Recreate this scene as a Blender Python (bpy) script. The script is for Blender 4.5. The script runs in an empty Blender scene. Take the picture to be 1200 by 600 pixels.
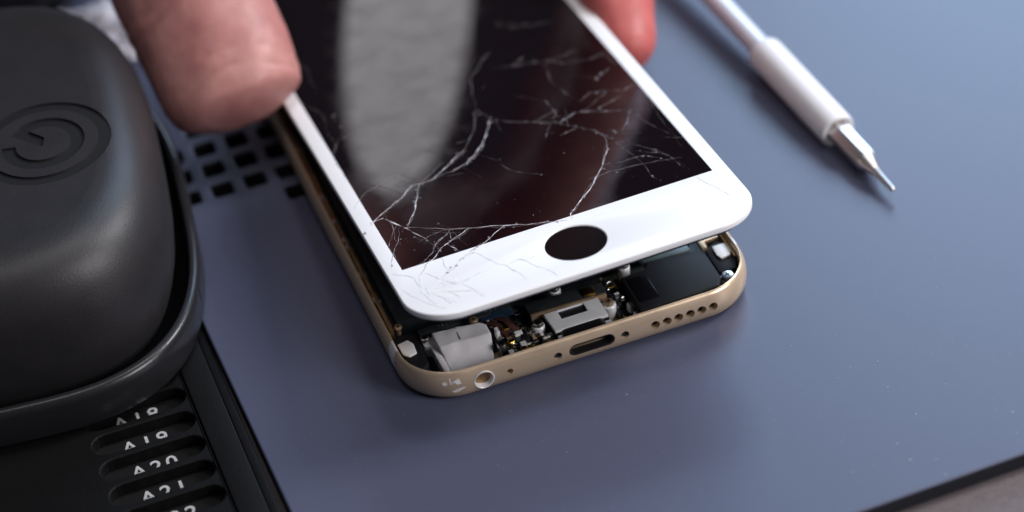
import bpy, bmesh, math, random
from mathutils import Vector, Matrix, Euler
import mathutils.noise as mnoise
random.seed(7)
S = 0.01                      # one Blender unit is 100 mm; everything below is written in mm
C = bpy.context.scene.collection
sc = bpy.context.scene
R = math.radians

# ------------------------------------------------------------------ materials
def mat(name, col, rough=0.5, metal=0.0, spec=0.5, coat=0.0, coat_rough=0.05, sss=0.0, sss_r=(1, .35, .2),
        var=0.0, var_scale=8.0, rvar=0.0, bump=0.0, bump_scale=400.0, bump2=0.0, bump2_scale=40.0):
    m = bpy.data.materials.new(name); m.use_nodes = True
    nt = m.node_tree; N = nt.nodes; L = nt.links
    b = N['Principled BSDF']
    b.inputs['Base Color'].default_value = (*col, 1)
    b.inputs['Roughness'].default_value = rough
    b.inputs['Metallic'].default_value = metal
    b.inputs['Specular IOR Level'].default_value = spec
    b.inputs['Coat Weight'].default_value = coat
    b.inputs['Coat Roughness'].default_value = coat_rough
    if sss:
        b.inputs['Subsurface Weight'].default_value = sss
        b.inputs['Subsurface Radius'].default_value = sss_r
        b.inputs['Subsurface Scale'].default_value = 0.03
    tc = N.new('ShaderNodeTexCoord')
    def noise(scale, detail=4, rough_=0.55):
        n = N.new('ShaderNodeTexNoise'); n.inputs['Scale'].default_value = scale
        n.inputs['Detail'].default_value = detail; n.inputs['Roughness'].default_value = rough_
        L.new(tc.outputs['Object'], n.inputs['Vector']); return n
    if var:
        n = noise(var_scale)
        mp = N.new('ShaderNodeMapRange'); mp.inputs['From Min'].default_value = .3; mp.inputs['From Max'].default_value = .7
        mp.inputs['To Min'].default_value = 1 - var; mp.inputs['To Max'].default_value = 1 + var
        L.new(n.outputs['Fac'], mp.inputs['Value'])
        mx = N.new('ShaderNodeVectorMath'); mx.operation = 'SCALE'; mx.inputs[0].default_value = col
        L.new(mp.outputs['Result'], mx.inputs['Scale']); L.new(mx.outputs[0], b.inputs['Base Color'])
    if rvar:
        n = noise(var_scale * 2.3)
        mp = N.new('ShaderNodeMapRange'); mp.inputs['From Min'].default_value = .3; mp.inputs['From Max'].default_value = .7
        mp.inputs['To Min'].default_value = rough - rvar; mp.inputs['To Max'].default_value = rough + rvar
        L.new(n.outputs['Fac'], mp.inputs['Value']); L.new(mp.outputs['Result'], b.inputs['Roughness'])
    prev = None
    for st, scl in ((bump, bump_scale), (bump2, bump2_scale)):
        if st:
            n = noise(scl, 3)
            bp = N.new('ShaderNodeBump'); bp.inputs['Strength'].default_value = 1.0; bp.inputs['Distance'].default_value = st
            L.new(n.outputs['Fac'], bp.inputs['Height'])
            if prev: L.new(prev.outputs['Normal'], bp.inputs['Normal'])
            prev = bp
    if prev: L.new(prev.outputs['Normal'], b.inputs['Normal'])
    return m

M = {}
M['mat'] = mat('slate_blue_coating', (.075, .084, .138), .40, spec=.5, var=.02, var_scale=40, rvar=.012, bump=.00012, bump_scale=700, bump2=.00010, bump2_scale=9)
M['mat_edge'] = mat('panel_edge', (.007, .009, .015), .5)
M['hole_shade'] = mat('grille_dark', (.004, .004, .006), .8)
M['table'] = mat('brown_grey_table', (.13, .11, .115), .75, var=.15, var_scale=120, bump=.0006, bump_scale=250)
M['gold'] = mat('anodised_gold', (.70, .54, .38), .34, metal=.5, var=.05, var_scale=10, rvar=.06, bump=.00008, bump_scale=900)
M['gold_in'] = mat('inner_gold', (.42, .26, .13), .42, metal=.8, var=.3, var_scale=30)
M['bronze'] = mat('bronze_strip', (.55, .40, .26), .4, metal=.7, var=.2, var_scale=40)
M['steel'] = mat('steel', (.62, .6, .58), .28, metal=1, var=.1, var_scale=40)
M['silver'] = mat('silver_plate', (.86, .87, .89), .35, metal=.1, var=.06, var_scale=30)
M['darkmetal'] = mat('dark_metal', (.05, .05, .055), .4, metal=.8)
M['black'] = mat('black_module', (.006, .0065, .009), .62, spec=.3, var=.3, var_scale=25, bump=.0002, bump_scale=150)
M['blackgloss'] = mat('black_gloss', (.006, .006, .008), .12)
M['holebrown'] = mat('hole_brown', (.016, .011, .008), .6)
M['button'] = mat('button_black', (.0012, .0012, .0016), .15, spec=.1)
M['pit'] = mat('pit_black', (.002, .002, .002), .9, spec=.05)
M['flex'] = mat('dark_flex', (.022, .027, .03), .42, var=.35, var_scale=60)
M['greyplast'] = mat('light_grey_plastic', (.74, .73, .76), .5, var=.05, var_scale=25, bump=.0002, bump_scale=120)
M['whiteplast'] = mat('white_plastic', (.8, .79, .78), .45)
M['greenstrip'] = mat('grey_green_strip', (.06, .085, .09), .45, var=.3, var_scale=40)
M['copper'] = mat('gilt_contact', (.8, .5, .12), .25, metal=1)
M['bezel'] = mat('white_bezel', (.86, .86, .87), .3, spec=.35)
M['display'] = mat('black_display', (.0045, .0015, .0028), .05, spec=.62, bump=.00012, bump_scale=6)
def smudges(m):
    nt = m.node_tree; N = nt.nodes; L = nt.links; b = N['Principled BSDF']; tc = N.new('ShaderNodeTexCoord')
    n1 = N.new('ShaderNodeTexNoise'); n1.inputs['Scale'].default_value = 16; n1.inputs['Detail'].default_value = 3; n1.inputs['Roughness'].default_value = .5
    L.new(tc.outputs['Object'], n1.inputs['Vector'])
    for sock, lo, hi in (('Roughness', .03, .10), ('Specular IOR Level', .58, .38)):
        r = N.new('ShaderNodeMapRange'); r.inputs['From Min'].default_value = .38; r.inputs['From Max'].default_value = .72
        r.inputs['To Min'].default_value = lo; r.inputs['To Max'].default_value = hi
        L.new(n1.outputs['Fac'], r.inputs['Value']); L.new(r.outputs['Result'], b.inputs[sock])
smudges(M['display'])
M['crack'] = mat('glass_fracture', (.62, .58, .60), .35, spec=.8, var=.5, var_scale=60)
M['crack_dim'] = mat('glass_fracture_dim', (.13, .115, .12), .4, spec=.8, var=.6, var_scale=60)
M['crack_grey'] = mat('glass_fracture_grey', (.70, .70, .73), .4, var=.15, var_scale=60)
M['caseplast'] = mat('matt_black_case', (.021, .0195, .022), .45, spec=.5, var=.12, var_scale=15, bump=.0005, bump_scale=290)
M['caserim'] = mat('black_rim', (.016, .016, .019), .30, spec=.45, bump=.0002, bump_scale=120)
M['groove'] = mat('emblem_groove', (.011, .0105, .012), .6, spec=.3)
M['tray'] = mat('black_tray', (.0045, .0043, .0048), .55, spec=.14, var=.12, var_scale=20, bump=.0005, bump_scale=140)
M['trayfloor'] = mat('tray_floor', (.006, .006, .0066), .5, spec=.4, bump=.0003, bump_scale=140)
M['print'] = mat('white_print', (.52, .52, .54), .6)
M['drv_white'] = mat('driver_white', (.80, .79, .81), .42, spec=.4, bump=.0001, bump_scale=200)
M['drv_shaft'] = mat('driver_shaft', (.66, .69, .76), .32, metal=.15)
M['chrome'] = mat('bit_steel', (.80, .75, .72), .33, metal=1)
M['dust'] = mat('pale_dust', (.5, .5, .52), .8)
M['wrap'] = mat('pale_wrap', (.55, .54, .60), .3, spec=.6, bump=.002, bump_scale=25)
M['pouch'] = mat('dark_pouch', (.012, .014, .02), .55, var=.3, var_scale=12, bump=.002, bump_scale=30)

def skin():
    m = mat('skin', (.46, .21, .185), .44, spec=.4, sss=.18, bump=.0004, bump_scale=70, bump2=.0007, bump2_scale=25)
    nt = m.node_tree; N = nt.nodes; L = nt.links; b = N['Principled BSDF']
    tc = N.new('ShaderNodeTexCoord')
    n1 = N.new('ShaderNodeTexNoise'); n1.inputs['Scale'].default_value = 9; n1.inputs['Detail'].default_value = 6
    n2 = N.new('ShaderNodeTexNoise'); n2.inputs['Scale'].default_value = 45; n2.inputs['Detail'].default_value = 3
    L.new(tc.outputs['Object'], n1.inputs['Vector']); L.new(tc.outputs['Object'], n2.inputs['Vector'])
    r1 = N.new('ShaderNodeValToRGB'); e = r1.color_ramp.elements
    e[0].position = .32; e[0].color = (.41, .165, .155, 1); e[1].position = .7; e[1].color = (.56, .28, .25, 1)
    L.new(n1.outputs['Fac'], r1.inputs['Fac'])
    r2 = N.new('ShaderNodeValToRGB'); e = r2.color_ramp.elements
    e[0].position = .35; e[0].color = (.93, .91, .92, 1); e[1].position = .65; e[1].color = (1.03, 1.02, 1.02, 1)
    L.new(n2.outputs['Fac'], r2.inputs['Fac'])
    mu = N.new('ShaderNodeMix'); mu.data_type = 'RGBA'; mu.blend_type = 'MULTIPLY'; mu.inputs['Factor'].default_value = 1
    L.new(r1.outputs['Color'], mu.inputs['A']); L.new(r2.outputs['Color'], mu.inputs['B'])
    sp = N.new('ShaderNodeSeparateXYZ'); L.new(tc.outputs['Object'], sp.inputs[0])
    mr = N.new('ShaderNodeMapRange'); mr.inputs['From Min'].default_value = .2; mr.inputs['From Max'].default_value = .36
    L.new(sp.outputs['X'], mr.inputs['Value'])
    re = N.new('ShaderNodeMix'); re.data_type = 'RGBA'; re.blend_type = 'MULTIPLY'
    my = N.new('ShaderNodeMapRange'); my.inputs['From Min'].default_value = 1.25; my.inputs['From Max'].default_value = .95
    L.new(sp.outputs['Y'], my.inputs['Value'])
    mm = N.new('ShaderNodeMath'); mm.operation = 'MULTIPLY'; L.new(mr.outputs['Result'], mm.inputs[0]); L.new(my.outputs['Result'], mm.inputs[1])
    L.new(mm.outputs[0], re.inputs['Factor']); L.new(mu.outputs['Result'], re.inputs['A']); re.inputs['B'].default_value = (1.08, .58, .58, 1)  # right fingertip reddened: pressed skin, with its backlight put into the colour
    L.new(re.outputs['Result'], b.inputs['Base Color'])
    return m
M['skin'] = skin()

# ------------------------------------------------------------------ helpers
def props(o, label=None, cat=None, group=None, kind=None):
    if label: o['label'] = label
    if cat: o['category'] = cat
    if group: o['group'] = group
    if kind: o['kind'] = kind
    return o

def empty(name, loc, label, cat, rot=None, group=None):
    e = bpy.data.objects.new(name, None); e.empty_display_size = .05
    C.objects.link(e); e.location = Vector(loc) * S
    if rot: e.rotation_euler = rot
    return props(e, label, cat, group)

def link(o, parent, local):
    C.objects.link(o)
    if parent:
        o.parent = parent
        if not local:           # geometry is written in world mm
            mw = Matrix.LocRotScale(parent.location, parent.rotation_euler, None)
            if parent.parent:
                mw = parent.parent.matrix_basis @ parent.matrix_parent_inverse @ mw if False else Matrix.Identity(4)
            o.matrix_parent_inverse = mw.inverted()
    return o

def mesh(name, V, F, m, parent=None, local=False, smooth=True, bevel=0, seg=2, angle=35):
    me = bpy.data.meshes.new(name)
    me.from_pydata([tuple(Vector(v) * S) for v in V], [], F); me.update()
    bm = bmesh.new(); bm.from_mesh(me); bmesh.ops.recalc_face_normals(bm, faces=bm.faces); bm.to_mesh(me); bm.free()
    o = bpy.data.objects.new(name, me); me.materials.append(M[m] if isinstance(m, str) else m)
    link(o, parent, local)
    if bevel:
        b = o.modifiers.new('b', 'BEVEL'); b.width = bevel * S; b.segments = seg; b.limit_method = 'ANGLE'; b.angle_limit = R(30)
        o = bake(o)
    shade(o, smooth, angle)
    return o

def shade(o, smooth=True, angle=35):
    me = o.data
    for p in me.polygons: p.use_smooth = smooth
    if smooth:
        me.set_sharp_from_angle(angle=R(angle))

def bake(o):
    bpy.context.view_layer.update()
    dg = bpy.context.evaluated_depsgraph_get()
    me = bpy.data.meshes.new_from_object(o.evaluated_get(dg), depsgraph=dg)
    o.modifiers.clear(); o.data = me
    return o

def cut(o, cutters):
    for c in cutters:
        b = o.modifiers.new('x', 'BOOLEAN'); b.operation = 'DIFFERENCE'; b.solver = 'EXACT'; b.object = c
    bake(o)
    for c in cutters: bpy.data.objects.remove(c)
    return o

def prism(name, poly, z0, z1, m, parent=None, local=False, bevel=0.12, seg=2, smooth=True):
    n = len(poly)
    V = [(x, y, z0) for x, y in poly] + [(x, y, z1) for x, y in poly]
    F = [list(range(n))[::-1], list(range(n, 2 * n))] + [[i, (i + 1) % n, n + (i + 1) % n, n + i] for i in range(n)]
    return mesh(name, V, F, m, parent, local, smooth, bevel, seg)

def box(name, x0, x1, y0, y1, z0, z1, m, parent=None, local=False, bevel=.12, seg=2):
    return prism(name, [(x0, y0), (x1, y0), (x1, y1), (x0, y1)], z0, z1, m, parent, local, bevel, seg)

def rrect(x0, x1, y0, y1, r, n=10):
    P = []
    for cx, cy, a in ((x1 - r, y1 - r, 0), (x0 + r, y1 - r, 90), (x0 + r, y0 + r, 180), (x1 - r, y0 + r, 270)):
        for i in range(n + 1):
            t = R(a + 90 * i / n); P.append((cx + r * math.cos(t), cy + r * math.sin(t)))
    return P

def circle(cx, cy, r, n=40):
    return [(cx + r * math.cos(2 * math.pi * i / n), cy + r * math.sin(2 * math.pi * i / n)) for i in range(n)]

def plate(name, loops, z0, z1, m, parent=None, local=False, bevel=0.0, res=2, angle=35):
    """a flat plate with holes: outer loop first, then the holes"""
    cu = bpy.data.curves.new(name, 'CURVE'); cu.dimensions = '2D'; cu.fill_mode = 'BOTH'
    for lp in loops:
        s = cu.splines.new('POLY'); s.points.add(len(lp) - 1); s.use_cyclic_u = True
        for p, q in zip(s.points, lp): p.co = (q[0] * S, q[1] * S, 0, 1)
    cu.extrude = max((z1 - z0) / 2 - bevel, 0) * S
    cu.bevel_depth = bevel * S; cu.bevel_resolution = res; cu.offset = -bevel * S
    t = bpy.data.objects.new('t', cu); C.objects.link(t); t.location.z = (z0 + z1) / 2 * S
    bpy.context.view_layer.update()
    dg = bpy.context.evaluated_depsgraph_get()
    me = bpy.data.meshes.new_from_object(t.evaluated_get(dg), depsgraph=dg)
    bpy.data.objects.remove(t); bpy.data.curves.remove(cu)
    for v in me.vertices: v.co.z += (z0 + z1) / 2 * S
    bm = bmesh.new(); bm.from_mesh(me); bmesh.ops.remove_doubles(bm, verts=bm.verts, dist=1e-6)
    bmesh.ops.recalc_face_normals(bm, faces=bm.faces); bm.to_mesh(me); bm.free()
    me.materials.clear(); me.materials.append(M[m]); me.name = name
    o = bpy.data.objects.new(name, me); link(o, parent, local); shade(o, True, angle)
    return o

def frame_of(axis):
    a = Vector(axis).normalized(); u = a.orthogonal().normalized(); return a, u, a.cross(u)

def lathe(name, org, axis, prof, m, parent=None, local=False, n=40, angle=35, caps=True):
    """prof: (distance along axis, radius)"""
    a, u, v = frame_of(axis); o = Vector(org); V = []; F = []
    for h, r in prof:
        for i in range(n):
            t = 2 * math.pi * i / n; V.append(o + a * h + (u * math.cos(t) + v * math.sin(t)) * r)
    for k in range(len(prof) - 1):
        for i in range(n):
            F.append([k * n + i, k * n + (i + 1) % n, (k + 1) * n + (i + 1) % n, (k + 1) * n + i])
    if caps:
        F.append(list(range(n))[::-1]); F.append([(len(prof) - 1) * n + i for i in range(n)])
    return mesh(name, V, F, m, parent, local, True, 0, 2, angle)

def cutter(org, axis, r, h, n=28):
    return lathe('c', org, axis, [(0, r), (h, r)], 'pit', n=n)

def tube(name, P, r, m, parent=None, n=8):
    P = [Vector(p) for p in P]; V = []; F = []
    for i, p in enumerate(P):
        d = (P[min(i + 1, len(P) - 1)] - P[max(i - 1, 0)]).normalized()
        u = d.cross(Vector((0, 0, 1)));
        u = u.normalized() if u.length > 1e-4 else Vector((1, 0, 0))
        w = d.cross(u)
        for k in range(n):
            t = 2 * math.pi * k / n; V.append(p + (u * math.cos(t) + w * math.sin(t)) * r)
    for i in range(len(P) - 1):
        for k in range(n): F.append([i * n + k, i * n + (k + 1) % n, (i + 1) * n + (k + 1) % n, (i + 1) * n + k])
    F += [list(range(n))[::-1], [(len(P) - 1) * n + k for k in range(n)]]
    return mesh(name, V, F, m, parent)

def dup(o, parent):
    c = o.copy(); C.objects.link(c); c.parent = parent; c.matrix_parent_inverse = o.matrix_parent_inverse.copy()
    return c

# ------------------------------------------------------------------ table and panel
TZ = -3.7
t = box('table_top', -900, 900, -900, 1500, TZ - 30, TZ, 'table', bevel=0); props(t, kind='structure')

yaw = R(1.07)
def rot2(x, y, a=yaw): return (math.cos(a) * x - math.sin(a) * y, math.sin(a) * x + math.cos(a) * y)
outer = [rot2(x, y) for x, y in rrect(-60.7, 270, -55.1, 260, 3)]
holes = []
for i, cx in enumerate((-54.2, -47.5, -40.8, -34.2, -27.6, -21)):
    rows = range(0, 8)
    for k in rows:
        cy = 72.4 + 7.22 * k
        if k == 0 and i < 3: continue
        if cy > 119: continue
        if k > 3 and i == 0: continue
        w, h = 2.15, 2.2
        holes.append(rrect(cx - w, cx + w, cy - h, cy + h, .7, 4))
panel = empty('work_panel', (0, 0, TZ), 'slate blue panel with square perforations lying under the opened phone', 'panel')
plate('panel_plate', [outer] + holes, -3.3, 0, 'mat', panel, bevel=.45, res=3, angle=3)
_pp = bpy.data.objects['panel_plate'].data; _pp.materials.append(M['hole_shade']); _pp.materials.append(M['mat_edge'])
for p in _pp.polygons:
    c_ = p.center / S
    if abs(p.normal.z) < .35 and -58.5 < c_.x < 0 and c_.y > 60: p.material_index = 1  # hole walls coloured near black, standing in for the shade inside
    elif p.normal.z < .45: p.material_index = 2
o2 = [rot2(x, y) for x, y in rrect(-60.2, 269.5, -54.6, 259.5, 3)]
prism('underside', o2, TZ + .02, -3.25, 'mat_edge', panel, bevel=0)
o3 = [rot2(x, y) for x, y in rrect(-60.35, 269.6, -54.75, 259.6, 3)]

# dust on the panel
V = []; F = []
spots = [(29.5, -37.1), (30.4, -38.3), (38.7, -42.7), (38.9, -47.2), (42.8, -48.9), (57.3, -42.4), (59.5, -44.3), (59.8, -42.2), (42.6, -52.9),
         (29.0, -45.7), (43.4, -29.3), (44.8, -37.5), (22.3, -28.4), (57.8, -49.1), (52.7, -33.0), (32.8, -12.2), (44.7, -22.6), (-17.8, -6.0), (2, -11)]
for _ in range(150):
    spots.append((random.uniform(-55, 80), random.uniform(-50, 12)))
for _ in range(120): spots.append((random.uniform(-20, 85), random.uniform(-54, -8)))
for i, (x, y) in enumerate(spots):
    r = random.uniform(.10, .26) if i < 19 else random.uniform(.04, .10)
    if i in (6, 3): r = .35
    k = random.randint(4, 6); a0 = random.random() * 6; b = len(V); el = random.uniform(.4, 1)
    for j in range(k):
        t_ = a0 + 2 * math.pi * j / k; rr = r * random.uniform(.6, 1.1)
        V.append((x + rr * math.cos(t_), y + rr * el * math.sin(t_), .02))
    V.append((x, y, .02 + r * .6))
    F += [[b + j, b + (j + 1) % k, b + k] for j in range(k)]
d = mesh('dust', V, F, 'dust', smooth=False); props(d, 'pale dust specks scattered over the slate blue panel', 'dust', kind='stuff')

# ------------------------------------------------------------------ phone body
ph = empty('smartphone', (0, 69, 0), 'opened gold phone body with its inner parts exposed, lying on the panel', 'phone')
W2, LEN, RAD = 33.5, 146.5, 10.5
def path(n=14):
    P = []
    for cx, cy, a in ((W2 - RAD, LEN - RAD, 0), (-W2 + RAD, LEN - RAD, 90), (-W2 + RAD, RAD, 180), (W2 - RAD, RAD, 270)):
        for i in range(n + 1):
            t_ = R(a + 90 * i / n); nx, ny = math.cos(t_), math.sin(t_)
            P.append((cx + RAD * nx, cy + RAD * ny, nx, ny))
    return P
prof = [(1.15, 6.25), (1.0, 6.5), (.75, 6.42), (.42, 5.95), (.16, 5.1), (.03, 4.1), (0, 3.4), (.05, 2.6), (.22, 1.8), (.55, 1.0), (1.05, .45), (1.8, .12), (3, 0), (3, .7), (1.9, .75), (1.5, 1.3), (1.4, 5.2)]
PP = path(); V = []; F = []; n = len(prof)
for x, y, nx, ny in PP:
    for dd, z in prof: V.append((x - nx * dd, y - ny * dd, z))
for i in range(len(PP)):
    j = (i + 1) % len(PP)
    for k in range(n): F.append([i * n + k, i * n + (k + 1) % n, j * n + (k + 1) % n, j * n + k])
hs = mesh('housing', V, F, 'gold', ph, angle=50)
cs = [cutter((-20.3, -1, 3.45), (0, 1, 0), 1.78, 7), cutter((-15.47, -1, 3.45), (0, 1, 0), .62, 7),
      cutter((-6.4, -1, 3.45), (0, 1, 0), .78, 7), cutter((6.4, -1, 3.45), (0, 1, 0), .78, 7)]
for i in range(6): cs.append(cutter((12.2 + 2.235 * i, -1, 3.45), (0, 1, 0), .90, 7))
def stadium_xz(cx, cz, hw, hh, n_=12):
    P = []
    for s, a in ((1, -90), (-1, 90)):
        for i in range(n_ + 1):
            t_ = R(a + 180 * i / n_); P.append((cx + s * (hw - hh) + hh * math.cos(t_), cz + hh * math.sin(t_)))
    return P
def xz_prism(name, loop, y0, y1, m, parent=None, hole=None):
    n_ = len(loop)
    V_ = [(x, y0, z) for x, z in loop] + [(x, y1, z) for x, z in loop]
    if hole is None:
        F_ = [list(range(n_)), list(range(n_, 2 * n_))[::-1]] + [[i, (i + 1) % n_, n_ + (i + 1) % n_, n_ + i] for i in range(n_)]
    else:
        V_ += [(x, y0, z) for x, z in hole] + [(x, y1, z) for x, z in hole]; F_ = []
        for i in range(n_):
            j = (i + 1) % n_
            F_ += [[i, j, n_ + j, n_ + i], [2 * n_ + i, 2 * n_ + j, 3 * n_ + j, 3 * n_ + i], [i, j, 2 * n_ + j, 2 * n_ + i], [n_ + i, n_ + j, 3 * n_ + j, 3 * n_ + i]]
    return mesh(name, V_, F_, m, parent)
cs.append(xz_prism('c', stadium_xz(0.1, 3.45, 4.35, 1.32), -1, 6, 'pit'))
cut(hs, cs); shade(hs, True, 40)
hs.data.materials.clear(); hs.data.materials.append(M['gold'])
prism('back_shell', [(x - nx * 2.4, y - ny * 2.4) for x, y, nx, ny in PP], .15, .95, 'flex', ph, bevel=0)
# antenna bands: a strip wrapped over the rail, a hair proud of it
def band(side, y0, y1):
    V_ = []; F_ = []; pr = prof[1:12]
    for y in (y0, y1):
        for dd, z in pr: V_.append((side * (W2 - dd + .035), y, z + (.035 if z > 6 else 0)))
    k_ = len(pr)
    for i in range(k_ - 1): F_.append([i, i + 1, k_ + i + 1, k_ + i])
    return mesh('antenna_band', V_, F_, 'whiteplast', ph)
band(-1, 10.8, 13.8); band(1, 10.9, 13.0)
# headphone socket
jk = lathe('headphone_socket', (-20.3, -.02, 3.45), (0, 1, 0), [(.6, 1.9), (.0, 1.9), (-.05, 1.86), (-.06, 1.74), (.0, 1.68), (.5, 1.62), (2.4, 1.6)], 'silver', ph, caps=False)
lathe('socket_lining', (-20.3, .62, 3.45), (0, 1, 0), [(.5, 1.6), (1.6, 1.5), (1.7, .3)], 'gold_in', jk, local=False, caps=True)
# charging port
st_o, st_i = stadium_xz(.1, 3.45, 4.36, 1.33), stadium_xz(.1, 3.45, 4.05, 1.0)
cp = xz_prism('charging_port', st_o, .25, 5.6, 'darkmetal', ph, st_i)
xz_prism('port_floor', stadium_xz(.1, 3.45, 4.3, 1.2), 5.2, 5.5, 'pit', cp)
box('port_tongue', -3.7, 3.9, 1.9, 5.1, 2.36, 2.6, 'bronze', cp, bevel=.05)
for x, rr in ((-6.4, .74), (6.4, .74)):
    s_ = lathe('case_screw', (x, .55, 3.45), (0, 1, 0), [(0, .3), (.02, rr), (2, rr)], 'darkmetal', ph)
for i in range(6):
    lathe('speaker_mesh', (12.2 + 2.235 * i, 1.25, 3.45), (0, 1, 0), [(0, .94), (.3, .94)], 'holebrown', ph, n=20)
lathe('microphone_mesh', (-15.47, 1.2, 3.45), (0, 1, 0), [(0, .64), (.3, .64)], 'holebrown', ph, n=20)
# scuffs on the bottom-left corner
def scuff(cx, cy, pts):
    V_ = []
    for dx, z in pts:
        x = cx + dx
        dd = RAD - math.sqrt(max(0, RAD ** 2 - max(0, (-W2 + RAD) - x) ** 2))
        off = next((a[0] + (b[0] - a[0]) * (a[1] - z) / (a[1] - b[1]) for a, b in zip(prof[1:12], prof[2:13]) if b[1] <= z <= a[1]), 0)
        V_.append((x, dd + off - .05, z))
    return mesh('scuff_mark', V_, [list(range(len(V_)))], 'whiteplast', ph, smooth=False)
scuff(-27.3, 0, [(-.5, 4.6), (.2, 4.9), (.5, 4.4), (.1, 4.0), (-.3, 4.1)])
scuff(-25.4, 0, [(-.9, 4.5), (-.2, 4.9), (.6, 5.3), (.8, 4.7), (1.0, 4.2), (.2, 4.1), (-.1, 4.5)])
scuff(-25.3, 0, [(-1.0, 2.6), (-.1, 3.1), (1.3, 3.3), (1.5, 3.0), (.6, 2.7), (.2, 2.3), (-.6, 2.3)])
scuff(-26.3, 0, [(-.1, 5.6), (.1, 5.6), (.15, 4.2), (-.05, 4.2)])

# inside: floor trays and big modules
box('battery', -7.5, 27, 19.5, 112, 1.0, 4.6, 'black', ph, bevel=.5)
box('logic_board', -29.5, -9, 22, 126, 1.0, 3.0, 'flex', ph, bevel=.2)
box('side_shield', -31.6, -30.9, 19, 120, 1.0, 4.6, 'gold_in', ph, bevel=.1)
bl = prism('antenna_block', [(-31.8, 16.8), (-28.8, 17.3), (-27.6, 15.8), (-27.9, 7.8), (-29.4, 6.6), (-31.2, 9.0)], .95, 4.3, 'black', ph, bevel=.35)
prism('contact_pad', [(-31.6, 14.4), (-29.6, 14.8), (-28.9, 13.4), (-29.1, 10.9), (-30.6, 10.5), (-31.5, 11.6)], 4.25, 4.75, 'whiteplast', bl, bevel=.15)
br = prism('antenna_block', [(27.7, 14.0), (30.8, 15.8), (32.0, 13), (32.0, 9.4), (30.9, 6.9), (27.6, 7.0)], .95, 4.7, 'black', ph, bevel=.3)
prism('contact_pad', [(29.1, 13.9), (31.6, 13.9), (31.9, 11.6), (31.2, 10.2), (29.3, 10.0), (28.9, 11.2)], 4.65, 5.2, 'whiteplast', br, bevel=.25)
prism('spring_bracket', [(27.2, 17.0), (31.2, 16.8), (31.2, 15.8), (28.4, 15.8), (28.2, 13.9), (27.2, 13.9)], 4.4, 5.3, 'bronze', ph, bevel=.15)
box('rail_liner', 31.6, 32.05, 4.6 + 5, 60, 1.0, 5.2, 'gold_in', ph, bevel=.1)
# loudspeaker
sp = prism('loudspeaker', [(10.4, 3.0), (26.0, 3.0), (27.3, 5.2), (27.4, 12.4), (26.3, 14.2), (16.6, 15.2), (15.6, 13.6), (10.6, 13.2)], 1.0, 5.2, 'black', ph, bevel=.5, seg=3)
prism('speaker_recess', [(11.5, 5), (15.2, 5), (15.2, 12), (11.5, 12)], 5.19, 5.32, 'blackgloss', sp, bevel=.06)
prism('adhesive_strip', [(16.0, 17.4), (25.2, 17.9), (25.4, 15.2), (24.6, 14.9), (16.4, 15.6)], 3.5, 4.9, 'greenstrip', ph, bevel=.15)
# headphone socket cover (light grey moulding)
T = [(-25.1, 14.8, 4.7), (-20.5, 14.3, 4.7), (-16.3, 13.6, 4.7), (-15.4, 12.5, 4.7), (-15.4, 10.0, 4.6), (-25.0, 10.5, 4.6)]
Lo = [(-16.6, 5.6, 2.1), (-24.4, 5.5, 2.1)]
V = T + Lo; base = [(x, y, 1.0) for x, y, z in V]; V = V + base
F = [[0, 1, 2, 3, 4, 5], [5, 4, 6, 7]]
ring = [0, 1, 2, 3, 4, 6, 7, 5]
for a, b in zip(ring, ring[1:] + ring[:1]): F.append([a, b, b + 8, a + 8])
F.append([i + 8 for i in ring][::-1])
jc = mesh('socket_cover', V, F, 'greyplast', ph, bevel=.22, seg=3)
ss = jc.modifiers.new('s', 'SUBSURF'); ss.subdivision_type = 'SIMPLE'; ss.levels = 4; ss.render_levels = 4; bake(jc)
for v in jc.data.vertices:
    p = v.co / S
    v.co.z += S * (.20 * mnoise.noise(p * .45) + .10 * abs(mnoise.noise(p * 1.1 + Vector((4, 1, 0))))) * (1 if p.z > 1.6 else 0)
    v.co.y += S * .12 * mnoise.noise(p * .5 + Vector((7, 3, 1)))
shade(jc, True, 28)
prism('cover_flange', [(-27.2, 15.2), (-24.9, 15.0), (-24.9, 5.0), (-26.0, 4.6), (-26.2, 12.4), (-27.2, 13.0)], 1.0, 3.6, 'greyplast', ph, bevel=.3)
prism('cover_seam', [(-21.0, 14.2), (-20.85, 14.2), (-20.85, 10.7), (-21.0, 10.7)], 4.68, 4.73, 'flex', jc, bevel=0)
box('bronze_floor', -25, 8, 2.2, 8, 1.0, 1.6, 'bronze', ph, bevel=.1)
# board edge with solder dots behind the cover
box('board_edge', -27, -9.5, 15.9, 17.6, 1.0, 3.9, 'flex', ph, bevel=.1)
for x, y in ((-23.1, 17), (-22.4, 16.9), (-21.6, 16.8), (-14.1, 16.9), (-13.2, 16.9), (-12.3, 16.8), (-17.9, 16.8)):
    lathe('solder_dot', (x, y, 3.85), (0, 0, 1), [(0, .26), (.15, .22), (.22, .08)], 'steel', ph, n=12)
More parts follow.
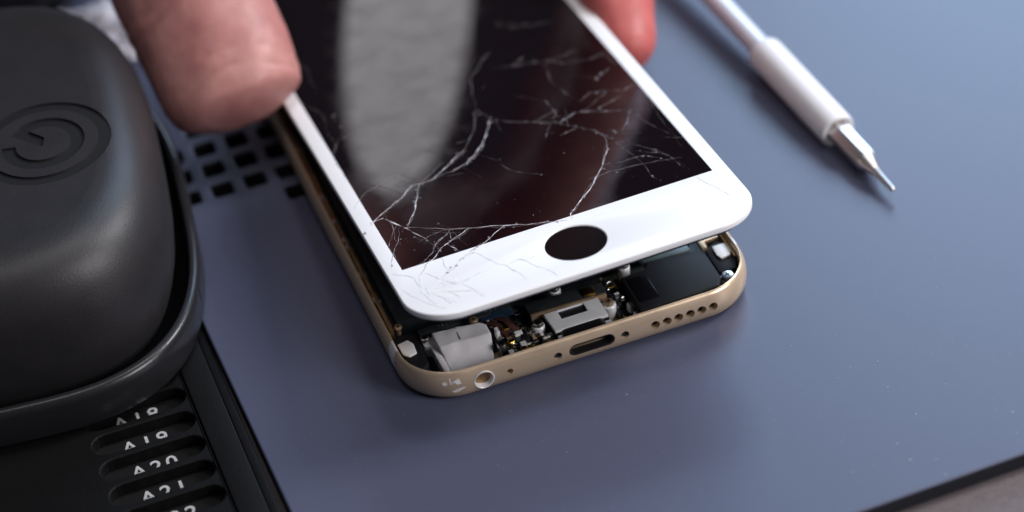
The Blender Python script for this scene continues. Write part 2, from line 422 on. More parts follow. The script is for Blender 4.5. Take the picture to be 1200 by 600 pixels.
# flat ribbon cables in the middle
def ribbon(name, P, w, m, parent, th=.18):
    V_ = []; F_ = []
    P = [Vector(p) for p in P]
    for i, p in enumerate(P):
        d_ = P[min(i + 1, len(P) - 1)] - P[max(i - 1, 0)]; s_ = Vector((-d_.y, d_.x, 0)); s_ = s_.normalized() * w / 2 if s_.length else Vector((w / 2, 0, 0))
        for q, z in ((s_, 0), (-s_, 0), (-s_, -th), (s_, -th)): V_.append(p + q + Vector((0, 0, z)))
    for i in range(len(P) - 1):
        for k in range(4): F_.append([i * 4 + k, i * 4 + (k + 1) % 4, i * 4 + 4 + (k + 1) % 4, i * 4 + 4 + k])
    F_ += [[3, 2, 1, 0], [len(V_) - 4 + k for k in range(4)]]
    return mesh(name, V_, F_, m, parent)
M['redflex'] = mat('brown_flex', (.07, .03, .025), .4, var=.3, var_scale=50)
M['blueflex'] = mat('blue_flex', (.02, .04, .075), .35, var=.3, var_scale=50)
ribbon('ribbon_cable', [(-14.8, 15, 3.0), (-13.4, 12.5, 3.8), (-12.4, 9.6, 3.6), (-12.2, 7.5, 2.6)], 1.3, 'redflex', ph)
ribbon('ribbon_cable', [(-13.0, 15.6, 3.2), (-11.8, 13, 4.1), (-10.8, 10, 3.8), (-10.4, 7.6, 2.6)], 1.1, 'redflex', ph)
ribbon('ribbon_cable', [(-15.2, 16, 3.4), (-12.5, 15.2, 4.1), (-9.5, 14.6, 4.0)], 1.8, 'blueflex', ph)
ribbon('ribbon_cable', [(-15.0, 8.4, 2.2), (-12.5, 7.6, 3.0), (-10.0, 7.2, 3.1), (-8.4, 6.6, 2.4)], 1.6, 'flex', ph)
box('board_patch', -14.8, -7.6, 4.0, 16, 1.0, 2.2, 'flex', ph, bevel=.1)
box('board_patch', 7.6, 10.3, 3.4, 17, 1.0, 2.6, 'flex', ph, bevel=.1)
# docking connector: flex, gilt contact, silver bracket
fx = prism('connector_flex', [(-7.4, 11.5), (7.3, 11.2), (7.5, 14.2), (-7.4, 15.0)], 1.0, 4.6, 'flex', ph, bevel=.2)
prism('gilt_contact', [(3.2, 13.6), (5.4, 13.5), (5.3, 11.6), (3.2, 11.6)], 4.55, 5.0, 'copper', fx, bevel=.1)
prism('bronze_edge', [(-7.4, 11.4), (7.0, 10.9), (7.0, 10.3), (-7.4, 10.8)], 3.4, 4.9, 'bronze', fx, bevel=.1)
bk = plate('connector_bracket', [[(-5.3, 10.2), (5.2, 10.2), (5.2, 4.9), (-4.9, 4.9)], [(-2.7, 9.9), (2.3, 9.9), (2.3, 7.6), (-2.7, 7.6)]], 4.3, 4.9, 'silver', ph, bevel=.08)
box('bracket_window', -2.8, 2.4, 7.5, 10, 4.2, 4.55, 'darkmetal', bk, bevel=0)
box('bracket_lip', -4.8, 5.4, 3.5, 4.4, 1.6, 4.2, 'silver', bk, bevel=.15)
box('bracket_step', -4.7, 5.3, 4.3, 5.1, 1.6, 3.6, 'darkmetal', bk, bevel=.08)
box('bracket_base', -5.0, 5.3, 4.8, 11, 1.0, 4.25, 'darkmetal', bk, bevel=.05)

# screws with a crossed slot
def make_screw():
    n_ = 24; V_ = []; F_ = []
    for h, r in ((-2.5, .55), (-.45, .55), (-.45, 1.0), (0, 1.0), (.22, .88), (.28, .6)):
        for i in range(n_): V_.append((r * math.cos(2 * math.pi * i / n_), r * math.sin(2 * math.pi * i / n_), h))
    for k in range(5):
        for i in range(n_): F_.append([k * n_ + i, k * n_ + (i + 1) % n_, (k + 1) * n_ + (i + 1) % n_, (k + 1) * n_ + i])
    F_.append([5 * n_ + i for i in range(n_)])
    return V_, F_
sv, sf = make_screw()
first = None
scr = [(-26.6, 14.1, 4.6, .82, 'steel'), (-17.1, 14.6, 4.8, .8, 'bronze'), (-14.6, 6.7, 4.2, .85, 'steel'), (-6.9, 8.6, 4.8, .95, 'steel'), (6.6, 8.4, 4.7, .9, 'bronze'),
       (-.8, 16.6, 4.6, .9, 'steel'), (12.9, 17.0, 4.6, .9, 'steel'), (28.5, 5.2, 5.0, 1.15, 'steel'), (-29.9, 19.6, 4.2, .7, 'bronze')]
for x, y, z, k, m_ in scr:
    s_ = mesh('screw', [(x + a * k, y + b * k, z + c * k) for a, b, c in sv], sf, m_, ph)
    a0 = random.random() * 1.5
    V_ = []; 
    for q in range(2):
        ca, sa = math.cos(a0 + q * math.pi / 2), math.sin(a0 + q * math.pi / 2)
        for p_, r_ in ((-.55, -.12), (.55, -.12), (.55, .12), (-.55, .12)):
            V_.append((x + (ca * p_ - sa * r_) * k, y + (sa * p_ + ca * r_) * k, z + (.285 + .006 * q) * k))
    mesh('screw_slot', V_, [[0, 1, 2, 3], [4, 5, 6, 7]], 'pit', s_, local=False, smooth=False)
for x, y, z0_, z1_, r_ in ((-6.9, 8.6, 1.0, 4.3, 1.25), (6.6, 8.4, 1.0, 4.2, 1.3), (28.5, 5.2, 1, 4.5, 1.5), (-.8, 16.6, 1, 4.2, 1.1), (12.9, 17, 1, 4.2, 1.1)):
    lathe('screw_post', (x, y, z0_), (0, 0, 1), [(0, r_), (z1_ - z0_ - .2, r_), (z1_ - z0_, r_ - .2)], 'silver', ph, n=24)
# small components crowded on the boards
for i in range(96):
    zone = random.choice((0, 0, 0, 1, 1, 2, 2)) if i < 72 else 3
    if zone == 0: x, y, z = random.uniform(-14.2, -8), random.uniform(4.0, 15.5), random.uniform(2.2, 3.6)
    elif zone == 1: x, y, z = random.uniform(7.7, 10.2), random.uniform(3.8, 16), random.uniform(2.6, 4.0)
    elif zone == 3: x, y, z = random.uniform(-14, -7.6), random.uniform(4, 9), random.uniform(3.0, 3.7)
    else: x, y, z = random.uniform(-9.0, -5.4), random.uniform(4.2, 7.6), random.uniform(2.0, 3.2)
    w, l, h = random.uniform(.2, .55), random.uniform(.3, .8), random.uniform(.3, .7)
    a = random.choice((0, 0, 1.57, .3))
    ca, sa = math.cos(a), math.sin(a)
    poly = [(x + ca * p_ - sa * q_, y + sa * p_ + ca * q_) for p_, q_ in ((-w, -l), (w, -l), (w, l), (-w, l))]
    prism('component', poly, 1.0, z + h, random.choice(('steel', 'flex', 'silver', 'bronze', 'whiteplast', 'darkmetal', 'black', 'copper', 'steel', 'black')), ph, bevel=.06, seg=1)
# clips along the left rail
for y in (28.5, 30.6, 37, 45.2, 47.4, 53.8, 62, 70, 79):
    box('rail_clip', -31.9, -30.6, y - .7, y + .7, 1.0, 4.4 + random.uniform(-.3, .5), random.choice(('bronze', 'gold_in', 'steel')), ph, bevel=.2)

# ------------------------------------------------------------------ screen assembly
SR = Euler((R(-7.0137), R(-.8723), R(.1193)), 'XYZ')
SP = (.8089, -3.9931, 24.0317)
scn = empty('phone_screen', SP, 'white framed phone screen with shattered glass, lifted above the gold body', 'screen', SR)
GW, GL = 32.4, 146.0
AW, AV0, AV1 = 29.25, 18.28, 135.0
HB = (0, 9.57)
bezel = plate('bezel', [rrect(-GW, GW, 0, GL, 8.8, 16), [(-AW, AV0), (AW, AV0), (AW, AV1), (-AW, AV1)], circle(*HB, 5.5, 64)], -1.25, 0, 'bezel', scn, True, bevel=.3, res=3, angle=12)
dsp = box('display', -AW - .35, AW + .35, AV0 - .35, AV1 + .35, -.9, -.012, 'display', scn, True, bevel=0)
lathe('home_button', (HB[0], HB[1], -1.3), (0, 0, 1), [(0, 5.9), (.95, 5.9), (1.0, 5.85)], 'button', scn, True, 48)
bp = prism('back_plate', rrect(-GW + 1.4, GW - 1.4, 1.5, GL - 1.5, 7.6, 12), -2.6, -1.2, 'darkmetal', scn, True, bevel=.25)

CR = [[(-28.7, 36.8), (-25.3, 39.3), (-22.4, 41.2), (-19.4, 44.4), (-18.0, 44.0), (-15.6, 43.9), (-13.7, 45.5), (-10.0, 48.7), (-7.1, 50.7)], [(-11.2, 44.9), (-8.3, 45.8), (-5.8, 48.1), (-3.4, 51.1), (-0.4, 56.1), (1.2, 59.4)], [(-15.6, 43.9), (-13.1, 44.8), (-11.2, 44.9)], [(-18.1, 43.9), (-19.9, 39.6), (-20.9, 37.5), (-22.7, 34.0), (-24.4, 31.1)], [(-29.1, 36.4), (-27.5, 36.4), (-25.9, 33.0), (-24.7, 30.6), (-23.3, 26.8), (-22.1, 22.3)], [(-25.0, 31.1), (-20.9, 28.3), (-17.9, 26.0), (-14.9, 24.6), (-9.1, 21.7), (-6.0, 20.1), (-2.4, 18.7), (1.2, 17.1)], [(-25.9, 32.0), (-27.2, 27.7), (-29.3, 23.8), (-31.0, 19.6)], [(-15.0, 24.4), (-18.1, 22.9), (-20.9, 21.3), (-23.0, 19.0), (-25.1, 17.4), (-27.6, 14.0)], [(-17.9, 26.0), (-19.4, 24.3), (-21.8, 22.6), (-23.0, 20.5), (-25.8, 17.8)], [(-9.1, 21.7), (-11.6, 20.2), (-13.9, 18.5), (-16.8, 16.5), (-19.4, 15.4), (-22.3, 13.4), (-24.4, 11.9)], [(-20.0, 21.9), (-18.6, 18.0)], [(1.7, 17.1), (2.5, 18.9), (5.5, 21.9), (9.6, 26.0), (12.7, 30.1), (15.5, 34.9), (17.0, 39.9)], [(-0.6, 63.7), (0.8, 59.7), (3.6, 55.6), (7.2, 53.2), (9.3, 51.0), (11.8, 50.1), (15.2, 51.5), (17.6, 50.9), (22.0, 48.1), (24.2, 46.5), (25.6, 45.1)], [(9.4, 51.3), (11.5, 49.5), (14.0, 46.3), (16.2, 43.4), (17.2, 40.2), (18.5, 37.5), (21.3, 33.5), (23.4, 30.7), (24.7, 27.0), (25.1, 24.3), (25.7, 20.1)], [(24.2, 46.5), (22.6, 42.8), (20.4, 40.2), (18.1, 41.8)], [(13.5, 31.0), (16.5, 30.0), (20.9, 29.9), (23.0, 27.4), (24.9, 24.4)], [(17.7, 55.0), (20.4, 57.0), (22.9, 56.2), (26.3, 54.1), (28.0, 54.9), (29.5, 55.3)], [(22.8, 61.1), (24.9, 62.4), (27.0, 63.7)], [(26.5, 33.6), (29.3, 31.7)], [(7.9, 76.9), (12.1, 75.2), (16.4, 74.2), (20.2, 71.2)], [(13.4, 96.7), (15.7, 90.8), (19.5, 89.4), (24.0, 88.3)], [(-26.3, 68.3), (-24.3, 69.2)], [(-25.8, 77.4), (-24.6, 78.5)], [(-29.1, 36.4), (-31.2, 34.2), (-32.2, 32.7)], [(-7.1, 50.7), (-2.9, 57.4), (-0.6, 63.7)], [(-28.7, 36.8), (-29.8, 35.9)]]
DIM = {2: 1, 12: .8, 13: 1, 14: 1, 15: 1, 17: 1, 18: 1, 19: 1, 20: 1, 21: 1, 22: 1, 24: 1, 8: 1, 6: .9, 16: 1}
BZ = [[(-22.1, 18.1), (-22.4, 14.9), (-22.3, 13.4)], [(-16.6, 16.4), (-15.3, 13.4), (-14.3, 10.9), (-13.0, 9.3), (-12.3, 7.1), (-11.4, 3.3)], [(-13.0, 9.3), (-10.6, 10.0), (-9.7, 9.2), (-7.4, 4.7)], [(-14.4, 10.6), (-18.1, 9.6), (-21.4, 8.5), (-23.1, 8.9), (-26.0, 7.9), (-28.0, 8.4)], [(-21.6, 7.9), (-20.3, 5.0), (-19.4, 2.3)], [(-26.3, 14.9), (-25.1, 13.0), (-23.7, 10.4), (-22.5, 8.5)], [(-31.3, 17.7), (-29.6, 16.2), (-28.3, 14.3), (-28.2, 11.4), (-28.7, 10.3)], [(-27.2, 14.4), (-28.6, 9.5), (-28.2, 7.8), (-27.4, 4.6)], [(-27.1, 7.9), (-25.6, 5.5), (-25.0, 3.0)], [(-31.3, 11.9), (-30.3, 9.2), (-29.0, 6.3), (-27.6, 4.0), (-26.3, 2.4)], [(-7.4, 4.7), (-6.3, 1.1)], [(-9.7, 9.2), (-5.8, 9.6)], [(26.2, 17.7), (27.7, 13.0), (29.1, 7.8)], [(31.7, 24.1), (31.9, 19.8)]]
def subdiv(P, it, amp):
    P = [Vector((x, y, 0)) for x, y in P]
    for _ in range(it):
        Q = []
        for a, b in zip(P, P[1:]):
            d_ = b - a; n_ = Vector((-d_.y, d_.x, 0))
            Q += [a, (a + b) / 2 + n_ * random.uniform(-amp, amp)]
        P = Q + [P[-1]]
    return P
def crack(V_, F_, MI, P, w0, mi, h, it=3, amp=.09, flakes=0.0):
    Q = subdiv(P, it, amp); b = len(V_)
    for i, p in enumerate(Q):
        d_ = Q[min(i + 1, len(Q) - 1)] - Q[max(i - 1, 0)]; n_ = Vector((-d_.y, d_.x, 0)).normalized()
        e = min(1, .35 + 3 * min(i, len(Q) - 1 - i) / len(Q))
        w = w0 * e * (.25 + 2.4 * abs(mnoise.noise(Vector((p.x * .7, p.y * .7, w0 * 9)))) + .5 * max(0, mnoise.noise(Vector((p.x * 2.9, p.y * 2.9, 3)))))
        for s_, z in ((-.5, h), (0, h + .035), (.5, h)): V_.append((p.x + n_.x * w * s_, p.y + n_.y * w * s_, z))
    for i in range(len(Q) - 1):
        k = b + i * 3
        F_ += [[k, k + 1, k + 4, k + 3], [k + 1, k + 2, k + 5, k + 4]]; MI += [mi, mi]
    for p in Q:
        if random.random() < flakes:
            r = random.uniform(.12, .4); a = random.random() * 6.28; b2 = len(V_)
            cx, cy = p.x + random.uniform(-.5, .5), p.y + random.uniform(-.5, .5)
            for j in range(3):
                t_ = a + j * 2.1 + random.uniform(-.4, .4); V_.append((cx + r * math.cos(t_), cy + r * math.sin(t_), h + random.uniform(-.0, .03)))
            F_.append([b2, b2 + 1, b2 + 2]); MI.append(1)
V, F, MI = [], [], []
for i, P in enumerate(CR):
    dim = i in DIM
    crack(V, F, MI, P, .12 if dim else .15, 1 if dim else 0, -.004, amp=.045, flakes=.16)
    if i in (0, 1, 3, 5, 7, 8, 9, 11, 13, 12):     # a second, fainter fracture running alongside
        crack(V, F, MI, [(x + random.uniform(-.5, .5), y + random.uniform(-.5, .5)) for x, y in P], .12, 1, -.006, flakes=.04)
for i in range(70):                                # crumbs of glass on the display
    x, y = random.uniform(-28, 28), 18.6 + abs(random.gauss(0, 18)); r = random.uniform(.03, .09); b = len(V)
    if y > 80: continue
    for j in range(4): V.append((x + r * math.cos(j * 1.57), y + r * math.sin(j * 1.57), 0))
    F.append([b, b + 1, b + 2, b + 3]); MI.append(random.choice((0, 1, 1)))
FINE = [[(-24.9, 108.0), (-24.7, 97.5), (-25.5, 88.1)], [(-29.4, 86.8), (-27.1, 77.5), (-28.3, 64.2)], [(-26.3, 69.4), (-29.8, 60.8), (-30.1, 52.1)], [(27.4, 71.4), (28.4, 64.7), (30.9, 64.2)], [(19.2, 71.1), (24.8, 69.2), (29.5, 69.9)], [(24.7, 46.1), (26.5, 37.5), (28.7, 32.4)], [(29.1, 50.6), (28.3, 40.0), (28.0, 28.6)], [(9.3, 27.9), (17.5, 27.6), (26.6, 25.1)], [(7.5, 65.4), (12.2, 59.1), (12.3, 49.7)], [(-0.6, 63.7), (2.8, 76.5), (9.4, 84.0)], [(-17.6, 43.9), (-20.1, 49.1), (-27.5, 46.9), (-31.2, 42.5)], [(-5.3, 48.1), (-1.8, 38.7), (3.1, 33.7)], [(-24.4, 31.1), (-23.0, 24.0), (-20.1, 21.8)], [(15.9, 79.4), (15.7, 63.7), (17.7, 55.0)], [(17.0, 39.9), (19.6, 24.5), (20.1, 19.4)], [(-26.8, 38.3), (-27.7, 28.6), (-24.3, 20.0)], [(-25.9, 33.0), (-29.5, 26.5), (-29.1, 19.9)], [(-17.8, 26.2), (-17.1, 20.2), (-16.8, 18.4)]]
for P in FINE: crack(V, F, MI, P, .10, 1, -.007, it=3, amp=.07, flakes=.06)
for i, P in enumerate(CR):                         # short side branches
    for a, b in zip(P, P[1:]):
        L_ = math.hypot(b[0] - a[0], b[1] - a[1])
        for _ in range(int(L_ / 9 + random.random())):
            f_ = random.random(); x, y = a[0] + (b[0] - a[0]) * f_, a[1] + (b[1] - a[1]) * f_
            t_ = math.atan2(b[1] - a[1], b[0] - a[0]) + random.choice((-1, 1)) * random.uniform(.6, 1.4) + random.choice((0, math.pi))
            Q = [(x, y)]; near = y < 40 and x < 0
            for k in range(random.randint(2, 4)):
                st = random.uniform(.6, 2.0) * (1 if near else 1.3); t_ += random.uniform(-.12, .12); x += st * math.cos(t_); y += st * math.sin(t_); Q.append((x, y))
            if all(abs(q[0]) < 29 and q[1] > 18.6 for q in Q): crack(V, F, MI, Q, random.uniform(.06, .13) if near else random.uniform(.05, .08), 1, -.007, it=2, amp=.05, flakes=.04)
fr = mesh('fracture_lines', V, F, 'crack', dsp, local=True, smooth=False)
fr.data.materials.append(M['crack_dim']); fr.data.polygons.foreach_set('material_index', MI)
fr['kind'] = 'stuff'
V, F, MI = [], [], []
for P in BZ: crack(V, F, MI, P, .26, 0, .003, it=3, amp=.06)
for i in range(14):                                # shattered corner
    a = random.uniform(-.5, 2.1); r0 = random.uniform(.5, 4); x, y = -27.4 + r0 * math.cos(a), 7.2 + r0 * math.sin(a); Q = [(x, y)]
    a += random.choice((-1, 1)) * random.uniform(0, 1.2)
    for k in range(3):
        st = random.uniform(.5, 2.2); x += st * math.cos(a); y += st * math.sin(a); a += random.uniform(-.25, .25); Q.append((x, y))
    if all(q[0] > -30 and 1.5 < q[1] < 17.8 for q in Q): crack(V, F, MI, Q, random.uniform(.1, .24), random.choice((0, 0, 1)), .004, it=2, amp=.06)
fr2 = mesh('fracture_lines', V, F, 'crack_grey', bezel, local=True, smooth=False); fr2['kind'] = 'stuff'
fr2.data.materials.append(M['whiteplast']); fr2.data.polygons.foreach_set('material_index', MI)

# ------------------------------------------------------------------ screwdriver
dr = empty('screwdriver', (64, 50, 0), 'white precision screwdriver with a steel bit, lying on the panel', 'screwdriver')
tip = Vector((67.2, 17.0, 2.2)); end = Vector((62.7, 68, 4.3)); ax = (end - tip).normalized()
lathe('bit', tip, ax, [(0, .3), (.3, .58), (5.6, .82), (6.6, 1.0), (9.6, 1.95), (10.2, 2.1)], 'chrome', dr, n=24, angle=40)
lathe('bit_shank', tip, ax, [(9.6, 1.5), (9.7, 2.15), (10.6, 2.3), (22, 2.3)], 'chrome', dr, n=6, angle=20)
lathe('collar', tip, ax, [(24, 2.35), (20.6, 2.4), (20.3, 2.6), (20.3, 3.35), (20.6, 3.5), (21.3, 3.6), (48.5, 3.6), (49.3, 3.45), (49.6, 3.2), (49.6, 2.2)], 'drv_white', dr, n=48, angle=40)
lathe('shaft', tip, ax, [(40, 2.3), (112, 2.3)], 'drv_shaft', dr, n=32)
lathe('handle', tip, ax, [(108, 2.3), (108.4, 3.8), (112, 5), (120, 5.4), (185, 5.4), (188, 4.6), (189, 2)], 'drv_white', dr, n=40)

# ------------------------------------------------------------------ black case
CX, CY, CA, CB, CN, CYAW = -93.0, 73.0, 37.8, 50.0, 3.0, R(-7)
def sup(d_, n_=96, dy=0):
    P = []
    for i in range(n_):
        t_ = 2 * math.pi * i / n_; c_, s_ = math.cos(t_), math.sin(t_)
        x = (CA - d_) * math.copysign(abs(c_) ** (2 / CN), c_); y = (CB - d_) * math.copysign(abs(s_) ** (2 / CN), s_) + dy
        x, y = rot2(x, y, CYAW); P.append((CX + x, CY + y))
    return P
def dome(name, prof_, m_, parent):
    V_ = []; F_ = []; n_ = 96
    for d_, z in prof_: V_ += [(x, y, z) for x, y in sup(d_)]
    for k in range(len(prof_) - 1):
        for i in range(n_): F_.append([k * n_ + i, k * n_ + (i + 1) % n_, (k + 1) * n_ + (i + 1) % n_, (k + 1) * n_ + i])
    F_ += [list(range(n_))[::-1], [(len(prof_) - 1) * n_ + i for i in range(n_)]]
    return mesh(name, V_, F_, m_, parent, angle=40)
ca = empty('plastic_case', (CX, CY, .4), 'matt black rounded plastic case with engraved ring emblem, standing on the tray', 'case')
base = dome('case_base', [(2.0, .3), (.6, .8), (0, 2.6), (0, 7.0), (.12, 7.9), (.5, 8.6), (1.1, 8.85), (1.7, 8.7), (2.1, 8.1), (2.3, 7.0), (2.4, 5.2), (9, 4.9)], 'caserim', ca)
nb = box('c', -60.9, -55.5, 40.2, 42.4, 5.5, 12, 'pit', bevel=0); cut(base, [nb]); shade(base, True, 40)
base.data.materials.clear(); base.data.materials.append(M['caserim']); base.data.materials.append(M['pit'])
for p in base.data.polygons:
    c_ = p.center / S; p.material_index = 1 if (p.normal.z > .5 and c_.z < 5.6) else 0  # gap floor around the lid painted black in place of deep shade
lid = dome('lid', [(6.0, 4.9), (4.9, 8.0), (4.1, 11), (3.6, 15), (3.4, 19), (3.4, 22.5), (3.8, 25.6), (4.7, 28.4), (6.0, 30.7), (7.6, 32.4), (9.2, 33.4), (10.7, 33.95), (12.2, 34.22), (13.8, 34.3), (24, 34.3), (30, 34.3)], 'caseplast', ca)
LX, LY = -80.0, 62.7
def arc_poly(r0, r1, a0, a1, n_=48):
    P = [(LX + r1 * math.cos(R(a0 + (a1 - a0) * i / n_)), LY + r1 * math.sin(R(a0 + (a1 - a0) * i / n_))) for i in range(n_ + 1)]
    return P + [(LX + r0 * math.cos(R(a1 + (a0 - a1) * i / n_)), LY + r0 * math.sin(R(a1 + (a0 - a1) * i / n_))) for i in range(n_ + 1)]
ocut = [plate('c', [circle(LX, LY, 12.4, 96), circle(LX, LY, 10.0, 96)], 33.9, 40, 'groove'),
        prism('c', arc_poly(5.0, 7.6, 166, 474), 33.88, 40, 'groove', bevel=0)]
def rp(a, r): return (LX + r * math.cos(R(a)), LY + r * math.sin(R(a)))
ocut.append(prism('c', [rp(114, 7.4), rp(136, 7.4), (LX - .3, LY - 1.0), (LX + .6, LY + 1.6)], 33.86, 40, 'groove', bevel=0))
cut(lid, ocut); shade(lid, True, 40)
for p in lid.data.polygons:
    if p.normal.z > .9999: p.use_smooth = False
lid.data.materials.clear(); lid.data.materials.append(M['caseplast']); lid.data.materials.append(M['groove'])
for p in lid.data.polygons:
    c_ = p.center / S
    p.material_index = 0
    if c_.z < 34.0 and math.hypot(c_.x - LX, c_.y - LY) < 12.6 and p.normal.z > .9: p.material_index = 1

# ------------------------------------------------------------------ bit tray
tr = empty('bit_tray', (-85, 10, TZ), 'black tray of labelled bit slots beside the panel, under the black case', 'tray')
def stad(cx, cy, hw, hh, n_=8):
    P = []
    for s_, a in ((1, -90), (-1, 90)):
        for i in range(n_ + 1):
            t_ = R(a + 180 * i / n_); P.append((cx + s_ * (hw - hh) + hh * math.cos(t_), cy + hh * math.sin(t_)))
    return P
slots = []; ly = []
for i in range(-3, 5):
    yl = 15.66 + 6.9 * i; ly.append(yl); slots.append(stad(-78.8, yl + 1.95, 9.4, 2.65))
tray = plate('tray_top', [[(-140, -45), (-68.9, -45), (-68.9, 118), (-140, 118)]] + slots, -2.9, 0, 'tray', tr, bevel=.35, res=3, angle=3)
box('side_strip', -68.7, -63.6, -45, 118, -3.3, .15, 'tray', tr, bevel=.3, seg=3)
box('outer_rim', -63.5, -61.7, -45.4, 118.4, TZ + .02, -1.0, 'tray', tr, bevel=.3, seg=3)
box('tray_floor', -140, -63.7, -45, 118, TZ + .02, -2.6, 'trayfloor', tr, bevel=0)
for i, yl in enumerate(ly):
    txt = 'A%d' % (22 - i)
    cu = bpy.data.curves.new('slot_label', 'FONT'); cu.body = txt; cu.size = 4.3 * S; cu.space_character = 1.3; cu.align_x = 'CENTER'; cu.offset = .06 * S
    t_ = bpy.data.objects.new('t', cu); C.objects.link(t_); bpy.context.view_layer.update()
    dg = bpy.context.evaluated_depsgraph_get(); me = bpy.data.meshes.new_from_object(t_.evaluated_get(dg), depsgraph=dg)
    bpy.data.objects.remove(t_)
    for v in me.vertices: v.co += Vector((-78.9, yl + .75, -2.56)) * S
    me.materials.clear(); me.materials.append(M['print']); me.name = 'slot_label'
    o = bpy.data.objects.new('slot_label', me); link(o, tr, False); o['label'] = 'slot marking ' + txt

# ------------------------------------------------------------------ things behind the case
def blob(name, loc, size, m_, seed, amp, lab, cat, rz=0, power=1.0):
    bm = bmesh.new(); bmesh.ops.create_icosphere(bm, subdivisions=5, radius=1)
    ca_, sa_ = math.cos(rz), math.sin(rz)
    for v in bm.verts:
        c_ = v.co.copy(); f = 1 + amp * mnoise.fractal(c_ * 2.2 + Vector((seed, 0, 0)), .8, 2.1, 4)
        c_ = Vector([math.copysign(abs(a) ** power, a) for a in c_]) * f
        p_ = Vector((c_.x * size[0], c_.y * size[1], c_.z * size[2])); p_ = Vector((p_.x * ca_ - p_.y * sa_, p_.x * sa_ + p_.y * ca_, p_.z))
        v.co = (p_ + Vector(loc)) * S
    me = bpy.data.meshes.new(name); bm.to_mesh(me); bm.free(); me.materials.append(M[m_])
    o = bpy.data.objects.new(name, me); C.objects.link(o); shade(o, True, 60); return props(o, lab, cat)
blob('pouch', (-92, 172, 12), (40, 20, 15), 'pouch', 3.1, .12, 'dark soft pouch blurred behind the black case', 'pouch', R(-8), .7)
blob('plastic_wrap', (-60, 141, 2.0), (15, 7, 5.5), 'wrap', 8.2, .5, 'crumpled pale plastic wrapper behind the black case', 'wrapper', R(-20))

# ------------------------------------------------------------------ hand
CAM = Vector((-105.7375, -345.5416, 320.649)); CROT = Euler((.8825, .1012, -.3468), 'XYZ')
right = CROT.to_matrix() @ Vector((1, 0, 0))
def loft(bm, secs, wid=None, n_=28, blunt=.5):
    """secs: (centre, half width, half thickness); rounded ends"""
    rings = []
    P = [Vector(s_[0]) for s_ in secs]
    full = []
    for i, (c_, w, h) in enumerate(secs):
        d_ = (P[min(i + 1, len(P) - 1)] - P[max(i - 1, 0)]).normalized(); full.append((P[i], w, h, d_))
    def ends(c_, w, h, d_, s_):
        out = []
        for a in (80, 62, 42, 20):
            k = math.cos(R(a)); out.append((c_ + d_ * s_ * math.sin(R(a)) * (w + h) * blunt, w * k, h * k, d_))
        return out
    seq = ends(*full[0], -1) + full + ends(*full[-1], 1)[::-1]
    for c_, w, h, d_ in seq:
        u = (Vector(wid) if wid is not None else d_.cross(Vector((0, 0, 1)))); u = (u - d_ * u.dot(d_)).normalized(); v_ = d_.cross(u)
        rings.append([bm.verts.new((c_ + u * math.cos(2 * math.pi * k / n_) * w + v_ * math.sin(2 * math.pi * k / n_) * h) * S) for k in range(n_)])
    for a, b in zip(rings, rings[1:]):
        for k in range(n_): bm.faces.new([a[k], a[(k + 1) % n_], b[(k + 1) % n_], b[k]])
    bm.faces.new(rings[0][::-1]); bm.faces.new(rings[-1])
bm = bmesh.new()
# thumb, pressed on the left edge of the screen
loft(bm, [((-40.4, 83.0, 17.6), 13.9, 9.6), ((-41.0, 90, 23), 14.8, 10.8), ((-42.0, 98, 29), 15.0, 11.6), ((-43.2, 109, 37), 14.6, 12.3), ((-43, 124, 49), 15, 13.5), ((-37, 142, 63), 15.5, 15), ((-27, 165, 82), 17, 18), ((-14, 188, 98), 20, 20)], right, 28, .2)
# index finger, holding the right edge
def finger(P, r):
    loft(bm, [(p, k, k * .94) for p, k in zip(P, r)], None, 24)
finger([(37.9, 76.3, 8.6), (40.0, 86.5, 13), (42.6, 98, 20), (46, 112, 31), (46, 138, 56), (40, 165, 86), (30, 184, 103)], [5.9, 7.7, 8.5, 8.8, 9.2, 10.5, 12])
finger([(43, 104, 10), (47, 116, 16), (52, 132, 28), (55, 148, 42), (56, 168, 70), (50, 188, 92), (40, 202, 106)], [6.8, 7.7, 8.3, 8.8, 9.4, 10.5, 12])
finger([(43, 124, 9), (49, 134, 14), (57, 150, 25), (62, 166, 38), (63, 184, 56), (58, 202, 84), (50, 216, 104)], [6.4, 7.3, 7.9, 8.4, 9, 10, 12])
finger([(46, 142, 9), (53, 151, 13), (61, 165, 22), (66, 180, 32), (67, 196, 48), (65, 214, 76), (56, 230, 98)], [5.6, 6.4, 6.9, 7.3, 8, 9, 11])
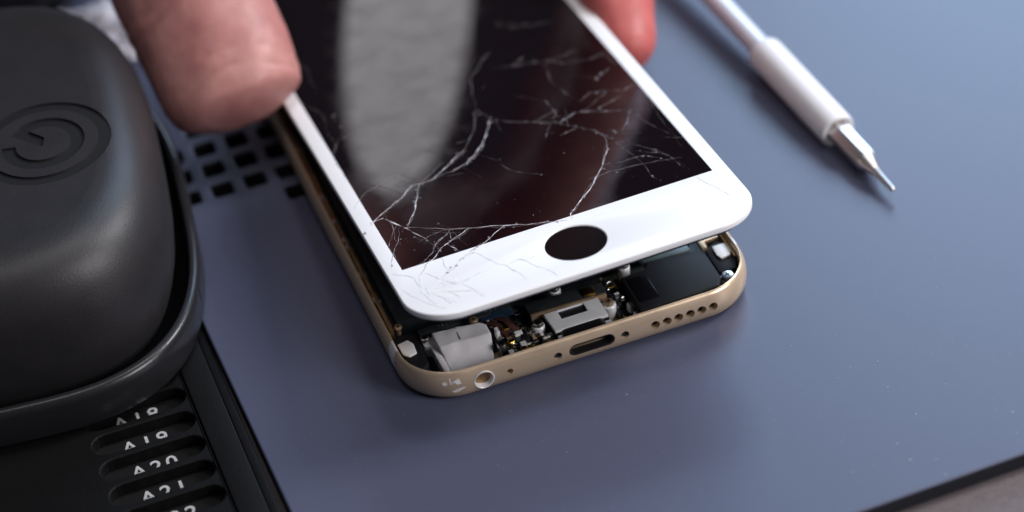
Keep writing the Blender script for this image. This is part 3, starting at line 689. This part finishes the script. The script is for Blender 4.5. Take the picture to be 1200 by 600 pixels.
# palm and wrist
loft(bm, [((6, 184, 110), 22, 12), ((20, 198, 112), 34, 15), ((24, 220, 122), 39, 18), ((22, 246, 142), 34, 19), ((22, 270, 164), 29, 19), ((24, 312, 206), 30, 22), ((28, 372, 268), 36, 28)], (1, .15, 0))
me = bpy.data.meshes.new('hand'); bmesh.ops.recalc_face_normals(bm, faces=bm.faces); bm.to_mesh(me); bm.free()
hd = bpy.data.objects.new('hand', me); C.objects.link(hd)
r_ = hd.modifiers.new('r', 'REMESH'); r_.mode = 'VOXEL'; r_.voxel_size = .75 * S
s_ = hd.modifiers.new('s', 'SMOOTH'); s_.factor = .5; s_.iterations = 14
bake(hd)
T0 = Vector((-40.2, 84.5, 18.5)); TA = (Vector((-43.2, 109, 37)) - T0).normalized()
nrm = [v.normal.copy() for v in hd.data.vertices]
for v, nv in zip(hd.data.vertices, nrm):
    p = v.co / S; d_ = 0.0
    d_ += .9 * mnoise.noise(p * .055) + .35 * mnoise.noise(p * .16 + Vector((9, 2, 4)))
    if p.x < -15 and p.y < 135:                 # skin folds across the thumb
        q = p - T0; sx = q.dot(TA); off = 1.6 * mnoise.noise(Vector((p.x * .09, 3.3, p.z * .03))) - .012 * (p.x + 42) ** 2
        for s0, dep, wd in ((1.0, .42, .6), (4.4, .3, .7), (17.5, .4, 1.0), (21, .3, .9)):
            d_ -= dep * math.exp(-((sx - s0 - off) / wd) ** 2) * (.55 + .9 * mnoise.noise(Vector((p.x * .12, s0 * 3, 1))))
        d_ += 0.04 * mnoise.noise(Vector((p.x * .9, p.y * .5, p.z * .5)))
    v.co += nv * d_ * S
hd.data.materials.clear(); hd.data.materials.append(M['skin']); shade(hd, True, 180)
props(hd, 'bare hand gripping the cracked screen by both its long edges', 'hand')

# ------------------------------------------------------------------ camera
cam = bpy.data.cameras.new('camera'); co = bpy.data.objects.new('camera', cam); C.objects.link(co)
co.location = CAM * S; co.rotation_euler = CROT
cam.sensor_width = 36; cam.lens = 3177.391 / 1200 * 36
cam.clip_start = .1; cam.clip_end = 200
cam.dof.use_dof = True
fwd = CROT.to_matrix() @ Vector((0, 0, -1))
cam.dof.focus_distance = (Vector((-3, 4, 8)) - CAM).dot(fwd) * S
cam.dof.aperture_fstop = .78
cam.dof.aperture_blades = 8
sc.camera = co

# ------------------------------------------------------------------ light
w = bpy.data.worlds.new('World'); sc.world = w; w.use_nodes = True
w.node_tree.nodes['Background'].inputs[0].default_value = (.55, .6, .75, 1)
w.node_tree.nodes['Background'].inputs[1].default_value = .07
def lamp(name, loc, target, sx, sy, rad, col, spread=180):
    l = bpy.data.lights.new(name, 'AREA'); l.shape = 'RECTANGLE'; l.size = sx * S; l.size_y = sy * S
    l.energy = rad * math.pi * sx * sy * S * S; l.color = col; l.spread = R(spread)
    o = bpy.data.objects.new(name, l); C.objects.link(o); o.location = Vector(loc) * S
    o.rotation_euler = (Vector(target) - Vector(loc)).to_track_quat('-Z', 'Y').to_euler()
    return o
def oval_lamp(name, loc, long_axis, target, sx, sy, rad, col):
    o = lamp(name, loc, target, sx, sy, rad * .785, col); o.data.shape = 'ELLIPSE'
    z = (Vector(loc) - Vector(target)).normalized(); y = Vector(long_axis); y = (y - z * y.dot(z)).normalized(); x = y.cross(z)
    o.rotation_euler = Matrix((x, y, z)).transposed().to_euler(); return o
oval_lamp('reflection_lamp', (26.6, 240, 62.9), (-.33, 0, .94), (-8, 80, 13), 32, 95, 2.0, (.98, .94, 1.0))  # added lamp, shaped and placed to mirror as a pale patch in the glass
lamp('overhead_light', (220, 105, 770), (0, 20, 0), 110, 110, 26, (1.0, .98, .99))
lamp('ceiling_light', (-90, -190, 840), (-60, 40, 0), 260, 260, 4.5, (1.0, .97, 1.0))
lamp('right_light', (610, 80, 500), (0, 20, 5), 230, 230, 25, (.98, .97, 1.0))
lamp('front_light', (560, -560, 430), (0, 20, 0), 330, 330, 15, (1.0, .96, .97))
lamp('blue_light', (520, 760, 500), (110, 60, 0), 420, 420, 10, (.50, .73, 1.0))

sc.view_settings.view_transform = 'Standard'; sc.view_settings.look = 'None'
sc.view_settings.exposure = 0; sc.view_settings.gamma = 1
sc.render.engine = 'CYCLES'
sc.cycles.use_denoising = True
sc.cycles.max_bounces = 8
